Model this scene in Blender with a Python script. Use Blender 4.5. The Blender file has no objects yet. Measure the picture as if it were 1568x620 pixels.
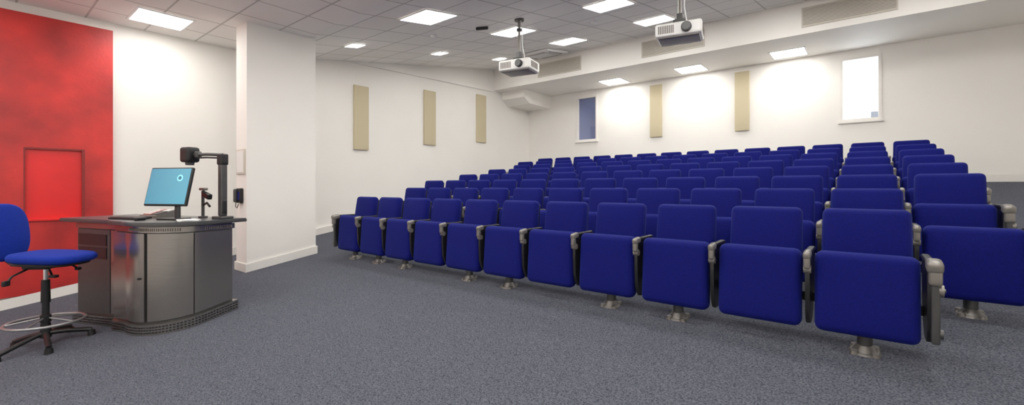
import bpy, math, random
from mathutils import Matrix, Vector
random.seed(4)
S=0.148
def fz(y): return S*(max(y,0.0)-3.8)
WX=-8.6; WY=11.5; RX=2.9; FY=-3.0
CZ=3.44; CY=3.4; CS=0.165; BY=9.74; SOF=3.88
def cz(y): return CZ+CS*max(0,y-CY)

# ---------------- materials ----------------
def new_mat(n):
    m=bpy.data.materials.new(n); m.use_nodes=True
    return m,m.node_tree,m.node_tree.nodes['Principled BSDF']
def mat(n,col,rough=0.5,metal=0.0,var=0.0,scale=20,bump=0.0,bscale=None,col2=None,spec=None,detail=4):
    m,nt,b=new_mat(n)
    b.inputs['Roughness'].default_value=rough; b.inputs['Metallic'].default_value=metal
    if spec is not None: b.inputs['Specular IOR Level'].default_value=spec
    tc=nt.nodes.new('ShaderNodeTexCoord')
    nz=nt.nodes.new('ShaderNodeTexNoise'); nz.inputs['Scale'].default_value=scale; nz.inputs['Detail'].default_value=detail
    nt.links.new(tc.outputs['Object'],nz.inputs['Vector'])
    rp=nt.nodes.new('ShaderNodeValToRGB')
    c2=col2 if col2 else tuple(min(1,c*(1+var)) for c in col)
    c1=col if col2 else tuple(c*(1-var) for c in col)
    rp.color_ramp.elements[0].position=0.35; rp.color_ramp.elements[1].position=0.65
    rp.color_ramp.elements[0].color=(*c1,1); rp.color_ramp.elements[1].color=(*c2,1)
    nt.links.new(nz.outputs['Fac'],rp.inputs['Fac']); nt.links.new(rp.outputs['Color'],b.inputs['Base Color'])
    if bump>0:
        n2=nt.nodes.new('ShaderNodeTexNoise'); n2.inputs['Scale'].default_value=bscale or scale
        nt.links.new(tc.outputs['Object'],n2.inputs['Vector'])
        bp=nt.nodes.new('ShaderNodeBump'); bp.inputs['Strength'].default_value=bump; bp.inputs['Distance'].default_value=0.01
        nt.links.new(n2.outputs['Fac'],bp.inputs['Height']); nt.links.new(bp.outputs['Normal'],b.inputs['Normal'])
    return m
def emis(n,col,st):
    m,nt,b=new_mat(n)
    b.inputs['Base Color'].default_value=(*col,1)
    b.inputs['Emission Color'].default_value=(*col,1); b.inputs['Emission Strength'].default_value=st
    return m
M_wall=mat('wall_paint',(0.88,0.85,0.80),0.6,var=0.012,scale=1.5,bump=0.05,bscale=60)
M_trim=mat('trim_paint',(0.84,0.81,0.76),0.4,var=0.01)
M_carpet=mat('carpet',(0.026,0.030,0.046),0.95,scale=100,col2=(0.110,0.116,0.142),bump=0.4,bscale=260,spec=0.1,detail=6)
M_blue=mat('blue_fabric',(0.0020,0.0035,0.100),0.85,var=0.15,scale=90,bump=0.2,bscale=300,spec=0.10)
M_blue2=mat('blue_fabric_operator',(0.003,0.016,0.24),0.85,var=0.12,scale=90,bump=0.2,bscale=300,spec=0.12)
for m in (M_blue,M_blue2):
    b=m.node_tree.nodes['Principled BSDF']
    b.inputs['Sheen Weight'].default_value=0.10; b.inputs['Sheen Tint'].default_value=(0.15,0.25,1,1)
M_black=mat('black_plastic',(0.008,0.008,0.009),0.4,var=0.1,spec=0.3)
M_grey=mat('silver_plastic',(0.20,0.185,0.165),0.35,metal=0.5,var=0.05)
M_dgrey=mat('dark_grey_metal',(0.06,0.06,0.06),0.4,metal=0.5,var=0.05)
M_foot=mat('foot_metal',(0.15,0.14,0.13),0.4,metal=0.7,var=0.2,scale=8)
M_chrome=mat('chrome',(0.7,0.7,0.7),0.15,metal=1,var=0.02)
M_ring=mat('dull_chrome',(0.30,0.30,0.31),0.35,metal=0.7,var=0.02)
M_panel=mat('acoustic_fabric',(0.55,0.47,0.30),0.9,var=0.04,scale=200,bump=0.2)
M_white=mat('white_plastic',(0.80,0.79,0.77),0.4,var=0.01)
M_vent=mat('vent_metal',(0.60,0.55,0.47),0.5,var=0.02)
M_vdark=mat('vent_dark',(0.12,0.10,0.08),0.7,var=0.05)
M_top=mat('desktop_laminate',(0.050,0.053,0.058),0.30,var=0.1,scale=150)
M_paper=mat('paper',(0.8,0.8,0.8),0.7,var=0.01)
M_cred=mat('panel_red',(0.35,0.06,0.05),0.5,var=0.05)
M_rdark=mat('red_frame',(0.20,0.003,0.003),0.5,var=0.05)
M_blind=mat('blue_blind',(0.09,0.13,0.33),0.5,var=0.1,scale=3)
M_build=mat('building_outside',(0.12,0.13,0.15),0.8,var=0.3,scale=1.2)
M_light=emis('light_diffuser',(1.0,0.965,0.91),20)
M_light2=emis('downlight_diffuser',(1.0,0.965,0.91),60)
M_red=mat('red_plaster',(0.31,0.004,0.004),0.5,scale=1.6,col2=(0.66,0.015,0.011),bump=0.15,bscale=30,detail=12)
M_red2=mat('red_hatch',(0.74,0.004,0.005),0.4,var=0.08,scale=2)
m,nt,b=new_mat('brushed_steel'); M_steel=m
b.inputs['Metallic'].default_value=0.9; b.inputs['Roughness'].default_value=0.25
tc=nt.nodes.new('ShaderNodeTexCoord'); mp=nt.nodes.new('ShaderNodeMapping'); mp.inputs['Scale'].default_value=(3,3,160)
nz=nt.nodes.new('ShaderNodeTexNoise'); nz.inputs['Scale'].default_value=2
rp=nt.nodes.new('ShaderNodeValToRGB'); rp.color_ramp.elements[0].color=(0.23,0.215,0.20,1); rp.color_ramp.elements[1].color=(0.36,0.34,0.315,1)
nt.links.new(tc.outputs['Object'],mp.inputs['Vector']); nt.links.new(mp.outputs['Vector'],nz.inputs['Vector'])
nt.links.new(nz.outputs['Fac'],rp.inputs['Fac']); nt.links.new(rp.outputs['Color'],b.inputs['Base Color'])
m,nt,b=new_mat('ceiling_tiles'); M_ceil=m
b.inputs['Roughness'].default_value=0.9
tc=nt.nodes.new('ShaderNodeTexCoord'); mp=nt.nodes.new('ShaderNodeMapping'); mp.inputs['Location'].default_value=(0.25,0.25,0)
br=nt.nodes.new('ShaderNodeTexBrick'); br.offset=0; br.squash=1
br.inputs['Scale'].default_value=1; br.inputs['Mortar Size'].default_value=0.012; br.inputs['Brick Width'].default_value=0.65; br.inputs['Row Height'].default_value=0.65
br.inputs['Color1'].default_value=(0.84,0.81,0.77,1); br.inputs['Color2'].default_value=(0.91,0.88,0.84,1); br.inputs['Mortar'].default_value=(0.50,0.48,0.45,1)
nt.links.new(tc.outputs['Object'],mp.inputs['Vector']); nt.links.new(mp.outputs['Vector'],br.inputs['Vector'])
nt.links.new(br.outputs['Color'],b.inputs['Base Color'])
bp=nt.nodes.new('ShaderNodeBump'); bp.inputs['Strength'].default_value=0.6; bp.inputs['Distance'].default_value=0.01
nt.links.new(br.outputs['Fac'],bp.inputs['Height']); nt.links.new(bp.outputs['Normal'],b.inputs['Normal'])
m,nt,b=new_mat('monitor_screen'); M_screen=m
tc=nt.nodes.new('ShaderNodeTexCoord'); gr=nt.nodes.new('ShaderNodeTexGradient')
rp=nt.nodes.new('ShaderNodeValToRGB'); rp.color_ramp.elements[0].color=(0.035,0.27,0.46,1); rp.color_ramp.elements[1].color=(0.10,0.46,0.66,1)
nt.links.new(tc.outputs['Generated'],gr.inputs['Vector']); nt.links.new(gr.outputs['Color'],rp.inputs['Fac'])
nt.links.new(rp.outputs['Color'],b.inputs['Emission Color']); b.inputs['Emission Strength'].default_value=0.6
b.inputs['Base Color'].default_value=(0.02,0.08,0.1,1); b.inputs['Roughness'].default_value=0.3
M_logo=emis('screen_logo',(0.20,0.65,0.75),0.7)
M_logo2=emis('screen_text',(0.01,0.10,0.16),0.5)
m,nt,b=new_mat('window_glass'); M_glass=m
tr=nt.nodes.new('ShaderNodeBsdfTransparent'); gl=nt.nodes.new('ShaderNodeBsdfGlossy'); gl.inputs['Roughness'].default_value=0.02
mx=nt.nodes.new('ShaderNodeMixShader'); mx.inputs['Fac'].default_value=0.08
nt.links.new(tr.outputs[0],mx.inputs[1]); nt.links.new(gl.outputs[0],mx.inputs[2]); nt.links.new(mx.outputs[0],nt.nodes['Material Output'].inputs['Surface'])

# ---------------- mesh builder ----------------
I4=Matrix.Identity(4)
def T(x,y,z): return Matrix.Translation((x,y,z))
def R(a,ax): return Matrix.Rotation(math.radians(a),4,ax)
class MB:
    def __init__(s): s.v=[];s.f=[];s.m=[];s.mats=[]
    def mi(s,m):
        if m not in s.mats: s.mats.append(m)
        return s.mats.index(m)
    def add(s,vs,fs,m,M=I4):
        o=len(s.v); s.v+= [tuple(M@Vector(p)) for p in vs]
        k=s.mi(m)
        for f in fs: s.f.append(tuple(i+o for i in f)); s.m.append(k)
    def box(s,x0,x1,y0,y1,z0,z1,m,M=I4):
        vs=[(x0,y0,z0),(x1,y0,z0),(x1,y1,z0),(x0,y1,z0),(x0,y0,z1),(x1,y0,z1),(x1,y1,z1),(x0,y1,z1)]
        s.add(vs,[(0,3,2,1),(4,5,6,7),(0,1,5,4),(1,2,6,5),(2,3,7,6),(3,0,4,7)],m,M)
    def rbox(s,w,d,h,r,m,M=I4,bf=0.0,bb=0.0,taper=0.0,n=4):
        def ax(a):
            a=a/2; c=[-a,-a+.29*r,-a+.62*r,-a+r]
            mid=[-a+r+(2*a-2*r)*i/n for i in range(1,n)]
            return c+mid+[a-r,a-.62*r,a-.29*r,a]
        r=min(r,w/2*.98,d/2*.98,h/2*.98)
        X,Y,Z=ax(w),ax(d),ax(h); idx={}; vs=[]; fs=[]
        def P(i,j,k):
            key=(i,j,k)
            if key in idx: return idx[key]
            p=Vector((X[i],Y[j],Z[k])); q=Vector((max(-w/2+r,min(w/2-r,p.x)),max(-d/2+r,min(d/2-r,p.y)),max(-h/2+r,min(h/2-r,p.z))))
            e=p-q
            if e.length>1e-9: p=q+e.normalized()*r
            u=max(0,1-(2*p.x/w)**2); t=max(0,1-(2*p.z/h)**2)
            if p.y<0: p.y-=bf*math.sqrt(u*t)
            else: p.y+=bb*math.sqrt(u*t)
            p.x*=1-taper*(p.z/h)
            idx[key]=len(vs); vs.append(tuple(p)); return idx[key]
        nx,ny,nz_=len(X)-1,len(Y)-1,len(Z)-1
        for i in range(nx):
            for j in range(ny):
                fs.append((P(i,j,0),P(i,j+1,0),P(i+1,j+1,0),P(i+1,j,0)))
                fs.append((P(i,j,nz_),P(i+1,j,nz_),P(i+1,j+1,nz_),P(i,j+1,nz_)))
        for i in range(nx):
            for k in range(nz_):
                fs.append((P(i,0,k),P(i+1,0,k),P(i+1,0,k+1),P(i,0,k+1)))
                fs.append((P(i,ny,k),P(i,ny,k+1),P(i+1,ny,k+1),P(i+1,ny,k)))
        for j in range(ny):
            for k in range(nz_):
                fs.append((P(0,j,k),P(0,j,k+1),P(0,j+1,k+1),P(0,j+1,k)))
                fs.append((P(nx,j,k),P(nx,j+1,k),P(nx,j+1,k+1),P(nx,j,k+1)))
        s.add(vs,fs,m,M)
    def oval(s,w,h,d,m,M=I4,p=3.0,dome=.02,n=40,r=.035):
        prof=[(-d/2-dome,.02),(-d/2-dome*.9,.35),(-d/2-dome*.5,.7)]
        rr=r/(w/2)
        for k in range(7):
            a=math.pi*k/6; prof.append((-(d/2)*math.cos(a),1-rr+rr*math.sin(a)))
        prof+=[(d/2+dome*.5,.7),(d/2+dome*.9,.35),(d/2+dome,.02)]
        vs=[];fs=[]
        for (y,sc) in prof:
            for i in range(n):
                a=2*math.pi*i/n; c,t=math.cos(a),math.sin(a)
                x=math.copysign(abs(c)**(2/p),c)*w/2*sc; z=math.copysign(abs(t)**(2/p),t)*h/2*sc
                vs.append((x,y,z))
        for k in range(len(prof)-1):
            for i in range(n): fs.append((k*n+i,k*n+(i+1)%n,(k+1)*n+(i+1)%n,(k+1)*n+i))
        fs.append(tuple(range(n))); fs.append(tuple((len(prof)-1)*n+i for i in range(n)))
        s.add(vs,fs,m,M)
    def cyl(s,r0,r1,z0,z1,m,M=I4,n=20):
        vs=[];fs=[]
        for i in range(n):
            a=2*math.pi*i/n; vs.append((r0*math.cos(a),r0*math.sin(a),z0))
        for i in range(n):
            a=2*math.pi*i/n; vs.append((r1*math.cos(a),r1*math.sin(a),z1))
        for i in range(n): fs.append((i,(i+1)%n,n+(i+1)%n,n+i))
        fs.append(tuple(reversed(range(n)))); fs.append(tuple(range(n,2*n)))
        s.add(vs,fs,m,M)
    def prism(s,pts,z0,z1,m,M=I4):
        n=len(pts)
        g=lambda z,p:z(p) if callable(z) else z
        vs=[(p[0],p[1],g(z0,p)) for p in pts]+[(p[0],p[1],g(z1,p)) for p in pts]
        fs=[(i,(i+1)%n,n+(i+1)%n,n+i) for i in range(n)]
        fs.append(tuple(reversed(range(n)))); fs.append(tuple(range(n,2*n)))
        s.add(vs,fs,m,M)
    def tube(s,path,r,m,M=I4,n=10,closed=False):
        P=[Vector(p) for p in path]; vs=[];fs=[];k=len(P)
        for i,p in enumerate(P):
            if closed: t=(P[(i+1)%k]-P[i-1]).normalized()
            else: t=(P[min(i+1,k-1)]-P[max(i-1,0)]).normalized()
            a=Vector((0,0,1)) if abs(t.z)<.9 else Vector((1,0,0))
            u=t.cross(a).normalized(); w=t.cross(u)
            for j in range(n):
                an=2*math.pi*j/n; vs.append(tuple(p+r*(math.cos(an)*u+math.sin(an)*w)))
        for i in range(k if closed else k-1):
            for j in range(n):
                fs.append((i*n+j,i*n+(j+1)%n,((i+1)%k)*n+(j+1)%n,((i+1)%k)*n+j))
        if not closed:
            fs.append(tuple(range(n))); fs.append(tuple((k-1)*n+j for j in reversed(range(n))))
        s.add(vs,fs,m,M)
    def mesh(s,name,smooth=True):
        me=bpy.data.meshes.new(name); me.from_pydata(s.v,[],s.f); 
        for m in s.mats: me.materials.append(m)
        me.polygons.foreach_set('material_index',s.m)
        import bmesh
        bm=bmesh.new(); bm.from_mesh(me); bmesh.ops.recalc_face_normals(bm,faces=bm.faces); bm.to_mesh(me); bm.free()
        if smooth:
            me.polygons.foreach_set('use_smooth',[True]*len(me.polygons))
            me.set_sharp_from_angle(angle=math.radians(38))
        me.update()
        return me
    def obj(s,name,loc=(0,0,0),rot=(0,0,0),smooth=True,parent=None):
        return place(name,s.mesh(name,smooth),loc,rot,parent)
def place(name,me,loc=(0,0,0),rot=(0,0,0),parent=None):
    o=bpy.data.objects.new(name,me); o.location=loc; o.rotation_euler=[math.radians(a) for a in rot]
    bpy.context.collection.objects.link(o)
    if parent: o.parent=parent
    return o
YZ=lambda x:Matrix(((0,0,1,x),(1,0,0,0),(0,1,0,0),(0,0,0,1)))

# ---------------- room shell ----------------
b=MB()
ys=[FY-.1,0,WY+.1]
vs=[];
for y in ys: vs+=[(WX-.1,y,fz(y)),(RX+.1,y,fz(y))]
for y in ys: vs+=[(WX-.1,y,fz(y)-.1),(RX+.1,y,fz(y)-.1)]
fs=[(0,1,3,2),(2,3,5,4),(6,8,9,7),(8,10,11,9),(0,6,7,1),(4,5,11,10),(0,2,8,6),(2,4,10,8),(1,7,9,3),(3,9,11,5)]
b.add(vs,fs,M_carpet); b.obj('floor',smooth=False)
b=MB()
ys=[FY-.1,CY,BY]; vs=[]
for y in ys: vs+=[(WX-.1,y,cz(y)),(RX+.1,y,cz(y))]
for y in ys: vs+=[(WX-.1,y,cz(y)+.1),(RX+.1,y,cz(y)+.1)]
b.add(vs,[(0,2,3,1),(2,4,5,3),(6,7,9,8),(8,9,11,10),(0,1,7,6),(4,10,11,5),(0,6,8,2),(2,8,10,4),(1,3,9,7),(3,5,11,9)],M_ceil)
b.obj('ceiling',smooth=False)
b=MB(); b.box(WX,RX,BY,WY,SOF,cz(BY)+.15,M_wall); b.obj('ceiling_bulkhead',smooth=False)
b=MB(); b.prism([(10.4,3.5),(WY,3.5),(WY,SOF),(10.15,SOF),(10.15,3.66)],WX,-7.75,M_wall,YZ(0)); b.obj('trim_corner_boxing',smooth=False)
b=MB(); b.box(WX-.1,WX,FY-.1,WY+.1,-.7,4.75,M_wall); b.obj('wall_left',smooth=False)
b=MB(); b.add([(WX,4.95,3.70),(WX+.03,4.95,3.70),(WX,BY,3.84),(WX+.03,BY,3.84),(WX,4.95,cz(4.95)),(WX+.03,4.95,cz(4.95)),(WX,BY,cz(BY)),(WX+.03,BY,cz(BY))],
  [(0,1,3,2),(1,5,7,3),(0,4,5,1),(2,3,7,6),(4,6,7,5)],M_wall); b.obj('trim_upper_wall',smooth=False)
b=MB(); b.box(RX,RX+.1,FY-.1,WY+.1,-.7,4.75,M_wall); b.obj('wall_right',smooth=False)
b=MB(); b.box(WX,RX,FY-.1,FY,-.7,4.0,M_wall); b.obj('wall_front',smooth=False)
wins=[(-6.81,-6.12),(-0.47,0.20)]; wz0,wz1=2.40,3.72
b=MB()
xs=[WX,wins[0][0],wins[0][1],wins[1][0],wins[1][1],RX]
for i in range(5):
    if i%2==0: b.box(xs[i],xs[i+1],WY,WY+.15,.9,4.75,M_wall)
    else:
        b.box(xs[i],xs[i+1],WY,WY+.15,.9,wz0,M_wall); b.box(xs[i],xs[i+1],WY,WY+.15,wz1,4.75,M_wall)
b.obj('wall_back',smooth=False)
for k,(a,c) in enumerate(wins):
    b=MB(); t=.05
    b.box(a,a+t,WY-.02,WY+.1,wz0,wz1,M_trim); b.box(c-t,c,WY-.02,WY+.1,wz0,wz1,M_trim)
    b.box(a+t,c-t,WY-.02,WY+.1,wz0,wz0+t,M_trim); b.box(a+t,c-t,WY-.02,WY+.1,wz1-t,wz1,M_trim)
    b.box(a-.03,c+.03,WY-.05,WY-.001,wz0-.035,wz0,M_trim)
    b.box(a+t,c-t,WY+.04,WY+.046,wz0+t,wz1-t,M_glass)
    if k==0: b.box(a+t,c-t,WY+.07,WY+.08,wz0+t,wz1-t,M_blind)
    b.obj('window_%d'%(k+1),smooth=False)
PX0,PX1,PY0,PY1=-7.39,-7.0,2.546,3.57
b=MB(); b.prism([(PX0,PY0),(PX1,PY0),(PX1,PY1),(PX0,PY1)],lambda p:fz(p[1]),lambda p:cz(p[1]),M_wall); b.obj('wall_pillar',smooth=False)
def base(name,pts,off,h=.13,t=.02):
    b=MB()
    for (p,q) in zip(pts[:-1],pts[1:]):
        vs=[]
        for e in (p,q):
            for o in ((0,0),off):
                for z in (0,h): vs.append((e[0]+o[0]*t,e[1]+o[1]*t,fz(e[1])+z))
        b.add(vs,[(0,2,3,1),(4,5,7,6),(2,6,7,3),(1,3,7,5),(0,4,6,2),(0,1,5,4)],M_trim)
    b.obj(name,smooth=False)
base('baseboard_left',[(WX,FY),(WX,0),(WX,WY)],(1.0,0),t=.05)
base('baseboard_back',[(WX,WY),(RX,WY)],(0,-1))
base('baseboard_right',[(RX,FY),(RX,0),(RX,WY)],(-1,0))
base('baseboard_front',[(WX,FY),(RX,FY)],(0,1))
b=MB()
def ring(e): return [(PX0-e,PY0-e),(PX1+e,PY0-e),(PX1+e,PY1+e),(PX0-e,PY1+e)]
b.prism(ring(.02),lambda p:fz(p[1]),lambda p:fz(p[1])+.12,M_trim); b.obj('baseboard_pillar',smooth=False)
b=MB(); rt=.05; x0,x1=WX,WX+rt; ny0,ny1,nz0,nz1=.46,1.04,.60,1.57; top=3.32; ry1=1.335; ry0=-2.2
def rbx(a,c,z0,z1): b.prism([(x0,a),(x1,a),(x1,c),(x0,c)],z0,z1,M_red)
lo=lambda p:fz(p[1])+.13
rbx(ry0,ny0,lo,top); rbx(ny1,ry1,lo,top); rbx(ny0,ny1,lo,nz0); rbx(ny0,ny1,nz1,top)
b.box(x0,x0+.006,ny0,ny1,nz0,nz1,M_red2)
b.box(x0+.006,x1-.004,ny0,ny0+.015,nz0,nz1,M_rdark); b.box(x0+.006,x1-.004,ny1-.03,ny1,nz0,nz1,M_rdark)
b.box(x0+.006,x1-.004,ny0+.015,ny1-.03,nz1-.02,nz1,M_rdark); b.box(x0+.006,x1+.03,ny0,ny1,nz0-.0,nz0+.02,M_red2)
b.obj('red_wall_panel',smooth=False)

def apanel(c,w,z0,z1,wall):
    b=MB(); h=z1-z0
    b.rbox(w,.05,h,.008,M_panel)
    if wall=='b': b.obj('acoustic_panel',(c,WY-.026,(z0+z1)/2))
    else: b.obj('acoustic_panel',(WX+.026,c,(z0+z1)/2),(0,0,90))
apanel(-4.38,.32,2.37,3.75,'b'); apanel(-2.32,.31,2.37,3.76,'b')
apanel(5.385,.35,1.854,3.24,'l'); apanel(7.31,.37,2.10,3.46,'l'); apanel(9.2,.38,2.31,3.66,'l')

def light_mesh(h,mt):
    lm=MB(); lm.box(-h,h,-h,h,-.004,0,mt)
    for s in (-1,1):
        lm.box(s*(h+.015)-.015,s*(h+.015)+.015,-h-.03,h+.03,-.012,0,M_white); lm.box(-h,h,s*(h+.015)-.015,s*(h+.015)+.015,-.012,0,M_white)
    return lm.mesh('ceiling_light',False)
lme=light_mesh(.30,M_light); lsm=light_mesh(.13,M_light2)
ang=math.degrees(math.atan(CS))
def light(x,y,z=None,me=None):
    if z is None: place('ceiling_light',me or lme,(x,y,cz(y)-.004),(ang if y>CY else 0,0,0))
    else: place('ceiling_light',me or lme,(x,y,z-.003))
for x in (-5.13,-3.2,-1.2,.8):
    for y in (4.35,6.38,8.3): light(x,y)
for y in (4.4,6.42,8.4): light(-7.2,y,me=lsm)
light(-7.84,1.74)
for x in (-5.15,-3.2,-1.2,.8): light(x,2.0)  # out-of-view row continuing the panel grid, added to help light the room
for x in (-7.2,-5.15,-3.2,-1.2,.8): light(x,-.6)  # unseen panels, added to brighten the room
for x in (-7.2,-5.15,-3.2,-1.2,.8): light(x,-2.2)  # second unseen row, added for more bounce onto the ceiling
for x in (-5.32,-3.32,-1.32,): light(x,10.93,SOF)

def vent(x0,x1,z0=4.0,z1=4.36):
    b=MB(); w=x1-x0; h=z1-z0
    b.box(0,w,-.004,0,0,h,M_vdark)
    for a in ((0,w,0,.02),(0,w,h-.02,h),(0,.02,.02,h-.02),(w-.02,w,.02,h-.02)): b.box(a[0],a[1],-.02,-.004,a[2],a[3],M_vent)
    n=int(h/.026)
    for i in range(n):
        z=.02+(h-.04)*(i+.5)/n; b.box(.02,w-.02,-.016,-.006,z-.0075,z+.0075,M_vent)
    b.obj('air_vent',(x0,BY-.001,z0),smooth=False)
vent(-6.97,-5.64); vent(-4.05,-2.68); vent(-.97,.38)
b=MB(); b.rbox(.92,.92,.06,.02,M_white,T(0,0,-.03))
b.box(-.27,.27,-.27,.27,-.065,-.058,M_vdark)
for i in range(12): 
    y=-.25+i*.0455; b.box(-.26,.26,y-.012,y+.012,-.072,-.06,M_white)
for a in range(4): b.box(-.3,.3,.34,.39,-.063,-.058,M_vdark,R(90*a,'Z'))
b.obj('air_conditioning_cassette',(-6.25,8.93,cz(8.93)-.002),(ang,0,0))
for (x,y) in ((-6.0,5.2),(-3.9,7.2)):
    b=MB(); b.cyl(.055,.055,-.03,0,M_white); b.cyl(.03,.045,-.05,-.03,M_white); b.obj('smoke_detector',(x,y,cz(y)),(ang,0,0))
b=MB(); b.rbox(.22,.05,.05,.015,M_black,T(0,0,-.03)); b.obj('ceiling_sensor',(-5.15,5.55,cz(5.55)),(ang,0,25))

def projector(x,y,zc):
    b=MB(); topz=cz(y)-zc
    b.rbox(.56,.42,.17,.03,M_white)
    b.rbox(.50,.36,.03,.01,M_grey,T(0,0,-.085))
    b.cyl(.065,.06,0,.05,M_black,T(.1,-.20,.0)@R(90,'X')); b.cyl(.05,.05,.05,.06,M_dgrey,T(.1,-.20,.0)@R(90,'X'))
    for i in range(9): b.box(-.24+i*.022,-.228+i*.022,-.214,-.208,-.05,.05,M_vdark)
    for i in range(9): b.box(.279,.284,-.14+i*.03,-.125+i*.03,-.05,.05,M_vdark)
    for s1 in(-1,1):
        for s2 in (-1,1): b.tube([(s1*.12,s2*.12,.07),(s1*.05,s2*.05,.15)],.008,M_dgrey)
    b.rbox(.16,.16,.03,.008,M_dgrey,T(0,0,.15)); b.rbox(.08,.08,.1,.01,M_dgrey,T(0,0,.2))
    b.cyl(.022,.022,.2,topz-.0,M_grey); b.cyl(.045,.045,topz-.2,topz-.16,M_dgrey)
    b.cyl(.08,.08,topz-.03,topz+.005,M_dgrey)
    b.tube([(.03,0,topz-.02),(.06,.0,topz-.25),(.05,.02,.35),(.09,.05,.09)],.008,M_white)
    b.obj('ceiling_projector',(x,y,zc),(0,0,12))
projector(-4.5,5.75,3.03); projector(-1.92,5.86,3.06)

# ---------------- auditorium chairs ----------------
def chair_mesh(name,leg=True,back=True,rend=False,lend=False):
    b=MB()
    if back:
        M=T(0,.045,.635)@R(-8,'X')
        b.rbox(.485,.10,.53,.045,M_blue,M,bf=.018,taper=.03)
        b.rbox(.44,.03,.48,.012,M_black,M@T(0,.055,-.01))
    M=T(0,-.205,.362)@R(-4,'X')
    b.rbox(.525,.13,.525,.05,M_blue,M,bf=.012,bb=.0)
    b.rbox(.42,.03,.44,.012,M_black,M@T(0,.07,0))
    b.box(-.2985,.2985,-.075,-.025,.25,.31,M_black)
    def side(x,s=1,end=False):
        pts=[(-.215,.13),(-.25,.17),(-.275,.24),(-.285,.40),(-.285,.54),(-.255,.585),(.05,.60),(.085,.56),(.07,.30),(.0,.20),(-.10,.13)]
        b.prism(pts,0,.026,M_black,YZ(x-.013))
        b.rbox(.046,.26,.032,.014,M_black,T(x,-.09,.608))
        if not end:
            b.rbox(.046,.10,.055,.02,M_grey,T(x,-.275,.598)@R(8,'X'))
            b.rbox(.040,.045,.09,.016,M_grey,T(x,-.297,.55))
            b.cyl(.026,.026,-.021,.021,M_grey,T(x,-.275,.50)@R(90,'Y'),n=16)
        else:
            b.rbox(.040,.060,.42,.012,M_dgrey,T(x+s*.022,-.275,.35))
            b.rbox(.024,.15,.20,.012,M_dgrey,T(x+s*.022,-.18,.30))
            b.rbox(.075,.12,.075,.026,M_grey,T(x+s*.018,-.275,.590)@R(8,'X'))
            b.rbox(.060,.055,.10,.018,M_grey,T(x+s*.020,-.300,.53))
            b.cyl(.034,.034,0,.022,M_grey,T(x+s*.035,-.275,.45)@R(90*s,'Y'),n=18)
            b.cyl(.012,.012,0,.03,M_dgrey,T(x+s*.035,-.275,.45)@R(90*s,'Y'),n=12)
            b.cyl(.028,.028,0,.02,M_dgrey,T(x+s*.035,-.275,.20)@R(90*s,'Y'),n=18)
    side(-.2985,-1,lend)
    if rend: side(.2985,1,True)
    if leg:
        z0=-S*.13
        b.cyl(.042,.036,z0+.02,.30,M_dgrey,T(0,-.13,0))
        tl=T(0,-.13,z0)@R(math.degrees(math.atan(S)),'X')
        b.cyl(.085,.075,0,.012,M_foot,tl); b.cyl(.068,.04,.012,.05,M_foot,tl)
        for a in (45,135,225,315): b.cyl(.028,.02,0,.022,M_foot,tl@R(a,'Z')@T(.075,0,0),n=12)
        b.box(-.06,.06,-.13,-.03,.23,.29,M_black)
    return b.mesh(name)
ch_n=chair_mesh('auditorium_chair'); ch_noleg=chair_mesh('auditorium_chair_b',leg=False)
ch_r=chair_mesh('auditorium_chair_c',rend=True); ch_nb=chair_mesh('auditorium_chair_d',back=False,rend=True)
ch_l=chair_mesh('auditorium_chair_e',lend=True)
sp=.597
for i in range(8):
    y=3.8+.93*i
    n0=0 if i==0 else -1
    n1=[10,10,11,11,11,11,12,12][i]
    for n in range(n0,n1+1):
        me=ch_n
        if i==0 and n in (1,4,7): me=ch_noleg
        if n==n0: me=ch_r
        if n==n1: me=ch_l
        if i==1 and n==-1: me=ch_nb
        place('auditorium_chair',me,(-n*sp-.02,y,fz(y)))

# ---------------- lectern desk ----------------
DC=(-5.18,1.20); DR=18
DM=T(DC[0],DC[1],0)@R(DR,'Z')
def dfz(p):
    w=DM@Vector((p[0],p[1],0)); return fz(w.y)
def outline(e=0.0,L=1.72,Dp=.68):
    pts=[(-L-e,Dp+e),(-L-e,.09-e),(-.96-e*.4,.09-e),(-.88-e*.4,.025-e)]
    cx,cy,ra,rb=-.45,.32,.45+e,.34+e
    for k in range(0,19):
        a=math.radians(-115+k*115/18)
        pts.append((cx+ra*math.cos(a),cy+rb*math.sin(a)))
    pts+=[(e,Dp+e)]
    return pts
b=MB()
b.prism(outline(-.02),lambda p:dfz(p)+.06,.66,M_dgrey)
b.prism(outline(.02),lambda p:dfz(p),lambda p:dfz(p)+.105,M_steel)
b.prism(outline(-.004),.60,.655,M_steel)
O=outline(.021)
def along(pts,s):
    for p,q in zip(pts[:-1],pts[1:]):
        d=math.hypot(q[0]-p[0],q[1]-p[1])
        if s<=d: 
            t=s/d; return (p[0]+(q[0]-p[0])*t,p[1]+(q[1]-p[1])*t,(q[0]-p[0])/d,(q[1]-p[1])/d)
        s-=d
    return None
def slots(path,z,h,step,w,s0,s1,m,rel):
    s=s0
    while s<s1:
        a=along(path,s)
        if a is None: break
        x,y,dx,dy=a; base=dfz((x,y)) if rel else 0
        M=T(x,y,base+z)@Matrix.Rotation(math.atan2(dy,dx),4,'Z')
        b.box(-w/2,w/2,-.002,.004,0,h,m,M); s+=step
front=O[1:]
for zz in (.022,.048,.074): slots(front,zz,.012,.030,.018,.05,2.7,M_black,True)
Ot=outline(-.003)[1:]
slots(Ot,.612,.03,.02,.008,1.15,1.75,M_vdark,False)
slots(Ot,.612,.03,.02,.008,1.95,2.25,M_vdark,False)
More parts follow.
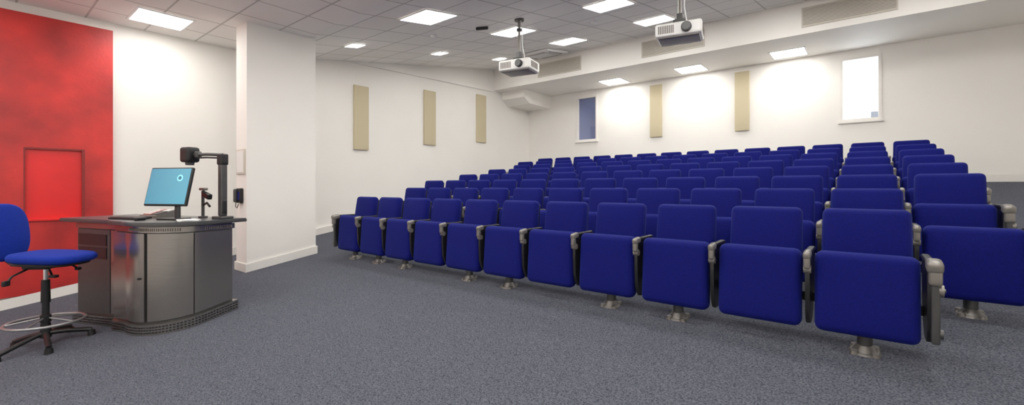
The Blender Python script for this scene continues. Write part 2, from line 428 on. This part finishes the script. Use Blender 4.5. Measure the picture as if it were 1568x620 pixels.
def door(s0,s1,z0,z1,m,e=-.004,th=.016):
    P=outline(e)[1:]; n=max(2,int((s1-s0)/.03))
    outp=[];inp=[]
    for k in range(n+1):
        x,y,dx,dy=along(P,s0+(s1-s0)*k/n); nx,ny=dy,-dx
        outp.append((x,y)); inp.append((x-nx*th,y-ny*th))
    b.prism(outp+inp[::-1],z0,z1,m)
zb=lambda p:dfz(p)+.13
door(.04,.62,zb,.59,M_dgrey); door(.64,.75,zb,.59,M_steel)
door(.87,1.42,zb,.59,M_steel,e=.006); door(1.44,1.84,zb,.59,M_steel,e=-.002)
door(1.87,2.26,zb,.59,M_steel,e=.008)
for zz in (.28,.42): door(.08,.58,zz,zz+.12,M_black,e=.004)
x,y,dx,dy=along(outline(.008)[1:],1.37)
b.cyl(.012,.012,0,.012,M_black,T(x,y,.15)@Matrix.Rotation(math.atan2(dy,dx),4,'Z')@R(90,'X'))
b.prism(outline(.05,L=1.85,Dp=.72),.665,.705,M_top)
b.prism(outline(.055,L=1.85,Dp=.72),.672,.690,M_dgrey)
b.obj('lectern_desk',(DC[0],DC[1],0),(0,0,DR))
TZ=.705
def dp(x,y,z=0): return tuple(DM@Vector((x,y,TZ+z)))
b=MB()
Mm=T(0,0,.345)@R(-13,'X')
b.rbox(.52,.035,.41,.012,M_black,Mm)
b.box(-.245,.245,-.0195,-.018,-.185,.19,M_screen,Mm)
lg=Mm@T(.13,-.020,.09)@R(90,'X')
b.cyl(.035,.035,0,.001,M_logo,lg,n=24); b.cyl(.02,.02,.001,.002,M_logo2,lg,n=24)
b.rbox(.22,.05,.2,.02,M_black,Mm@T(0,.035,0))
b.rbox(.05,.04,.32,.012,M_dgrey,T(0,.09,.16)); b.rbox(.24,.19,.018,.008,M_black,T(0,.05,.009))
b.obj('computer_monitor',dp(-.42,.27),(0,0,28))
b=MB(); b.cyl(.045,.045,0,.02,M_dgrey); b.cyl(.016,.016,.02,.30,M_dgrey)
b.tube([(0,0,.28),(.09,-.04,.29),(.16,-.02,.25)],.018,M_black); b.rbox(.14,.05,.06,.012,M_black,T(.12,-.02,.25)@R(15,'Y')); b.rbox(.10,.05,.03,.01,M_grey,T(.05,-.02,.32))
b.tube([(0,0,.14),(.08,.0,.17),(.14,.0,.13)],.012,M_black)
b.obj('monitor_arm',dp(-.40,.60),(0,0,10))
b=MB(); b.rbox(.44,.15,.02,.006,M_black,T(0,0,.012)@R(3,'X'))
for r_ in range(5):
    for c in range(15): b.box(-.205+c*.0275,-.182+c*.0275,-.06+r_*.025,-.039+r_*.025,.018,.027,M_dgrey,R(3,'X'))
b.obj('computer_keyboard',dp(-.95,.20,.001),(0,0,22))
b=MB(); b.rbox(.06,.10,.032,.015,M_black,T(0,0,.016)); b.obj('computer_mouse',dp(-.64,.12),(0,0,30))
b=MB(); b.prism([(-.11,0),(.11,0),(.11,.09),(-.11,.03)],-.14,.14,M_grey,YZ(0))
Ms=T(0,0,.062)@R(15.3,'X')
b.box(-.12,0.0,-.09,.09,0,.006,M_cred,Ms); b.box(.02,.12,-.09,.02,0,.006,M_black,Ms); b.box(.02,.12,.03,.09,0,.006,M_paper,Ms)
for i in range(3):
    for j in range(4): b.box(-.105+i*.035,-.08+i*.035,-.08+j*.04,-.055+j*.04,.006,.010,M_white,Ms)
b.obj('control_panel',dp(-.92,.46),(0,0,18))
b=MB(); b.rbox(.22,.17,.008,.003,M_paper,T(0,0,.004)); b.rbox(.21,.16,.006,.002,M_paper,T(.01,.01,.011)@R(8,'Z')); b.obj('paper_stack',dp(-.13,.26),(0,0,-10))
b=MB()
b.rbox(.16,.14,.03,.01,M_dgrey,T(.06,0,.015))
b.rbox(.065,.07,.62,.015,M_dgrey,T(.06,0,.34)); b.rbox(.08,.085,.12,.015,M_black,T(.06,0,.64)); b.rbox(.075,.06,.16,.015,M_black,T(.06,0,.13))
b.tube([(.06,0,.69),(-.15,-.02,.70),(-.38,-.03,.70)],.018,M_dgrey); b.tube([(.06,0,.655),(-.15,-.02,.665),(-.34,-.03,.665)],.010,M_black)
b.rbox(.15,.14,.17,.03,M_black,T(-.42,-.03,.70)); b.cyl(.04,.045,-.03,.0,M_dgrey,T(-.42,-.03,.615))
b.rbox(.05,.06,.07,.012,M_dgrey,T(-.30,-.02,.70)); b.cyl(.03,.03,-.04,.04,M_grey,T(.06,0,.67)@R(90,'X'))
b.obj('document_camera',dp(-.12,.58),(0,0,18))
b=MB(); b.rbox(.30,.02,.37,.006,M_vent); b.box(-.12,.12,-.013,-.009,-.155,.155,M_white); b.obj('notice_frame',(-7.19,PY0-.011,1.42))
b=MB(); b.rbox(.16,.05,.22,.015,M_black,T(0,-.025,0)); b.rbox(.05,.05,.2,.02,M_dgrey,T(-.04,-.07,0)); b.box(.0,.06,-.053,-.049,-.06,.06,M_blue)
b.tube([(-.04,-.06,-.1),(-.03,-.07,-.16),(0,-.06,-.18),(.03,-.05,-.12)],.006,M_black); b.obj('wall_telephone',(-7.19,PY0-.001,.92))

# ---------------- operator chair ----------------
b=MB()
cy0=.48; cx0=-6.22; z0=fz(cy0)
ROT=133
Rw=R(ROT,'Z')
def lf(x,y):
    w=Rw@Vector((x,y,0)); return fz(cy0+w.y)-z0
for k in range(5):
    a=math.radians(72*k+10); ex,ey=.33*math.cos(a),.33*math.sin(a); f=lf(ex,ey)
    P=[(0.03*math.cos(a),.03*math.sin(a),.12),(.16*math.cos(a),.16*math.sin(a),.10+f*.5),(ex,ey,.055+f)]
    b.tube(P,.022,M_black); b.cyl(.034,.028,f+.0,f+.05,M_black,T(ex,ey,0),n=14)
b.cyl(.045,.035,.08,.22,M_black); b.cyl(.028,.028,.2,.46,M_black); b.cyl(.018,.018,.4,.78,M_chrome); b.cyl(.036,.032,.42,.64,M_black)
ringp=[(.28*math.cos(t*math.pi/20),.28*math.sin(t*math.pi/20),.235) for t in range(40)]
b.tube(ringp,.013,M_ring,closed=True)
for k in range(5):
    a=math.radians(72*k+50); b.tube([(.03*math.cos(a),.03*math.sin(a),.27),(.28*math.cos(a),.28*math.sin(a),.235)],.008,M_ring)
b.cyl(.04,.04,.23,.30,M_black)
b.rbox(.24,.22,.05,.015,M_black,T(0,0,.78))
b.oval(.50,.60,.08,M_blue2,T(0,-.07,.86)@R(93,'X'),p=3.2,dome=.012)
b.oval(.44,.52,.03,M_black,T(0,-.06,.81)@R(93,'X'),p=3.2,dome=.0,r=.015)
b.tube([(0,.12,.78),(0,.30,.79),(0,.43,.88),(0,.43,1.15)],.02,M_black)
b.oval(.45,.56,.07,M_blue2,T(0,.37,1.10)@R(-6,'X'),p=2.7,dome=.022)
b.oval(.39,.48,.03,M_black,T(0,.42,1.095)@R(-6,'X'),p=2.7,dome=.0,r=.015)
b.tube([(.1,0,.77),(.24,-.03,.74),(.30,-.03,.70)],.009,M_black); b.rbox(.06,.03,.03,.01,M_black,T(.31,-.03,.69))
b.tube([(.06,.12,.77),(.20,.16,.72),(.26,.18,.64)],.010,M_black); b.rbox(.05,.09,.03,.01,M_black,T(.27,.18,.62))
b.tube([(-.1,.05,.77),(-.26,.05,.72),(-.31,.04,.68)],.009,M_black); b.rbox(.06,.03,.05,.01,M_black,T(-.32,.04,.67))
b.obj('draughtsman_chair',(cx0,cy0,z0),(0,0,ROT))

b=MB(); b.box(0.05,3,17,20,0,3.3,M_build); b.box(.6,3,17.5,20,3.3,3.9,M_build); b.obj('building_outside',smooth=False)

w=bpy.data.worlds.new('World'); bpy.context.scene.world=w; w.use_nodes=True
w.node_tree.nodes['Background'].inputs[0].default_value=(0.9,0.95,1,1); w.node_tree.nodes['Background'].inputs[1].default_value=4.0
cam=bpy.data.cameras.new('camera'); co=bpy.data.objects.new('camera',cam); bpy.context.collection.objects.link(co)
co.location=(0,0,1.05); co.rotation_euler=(math.radians(90),0,math.radians(38.98))
cam.lens=15.5; cam.sensor_width=36; cam.sensor_fit='HORIZONTAL'; cam.shift_y=-24/1568; cam.clip_start=.05
bpy.context.scene.camera=co
vs_=bpy.context.scene.view_settings
vs_.view_transform='Standard'
vs_.exposure=0.18
vs_.gamma=1.2
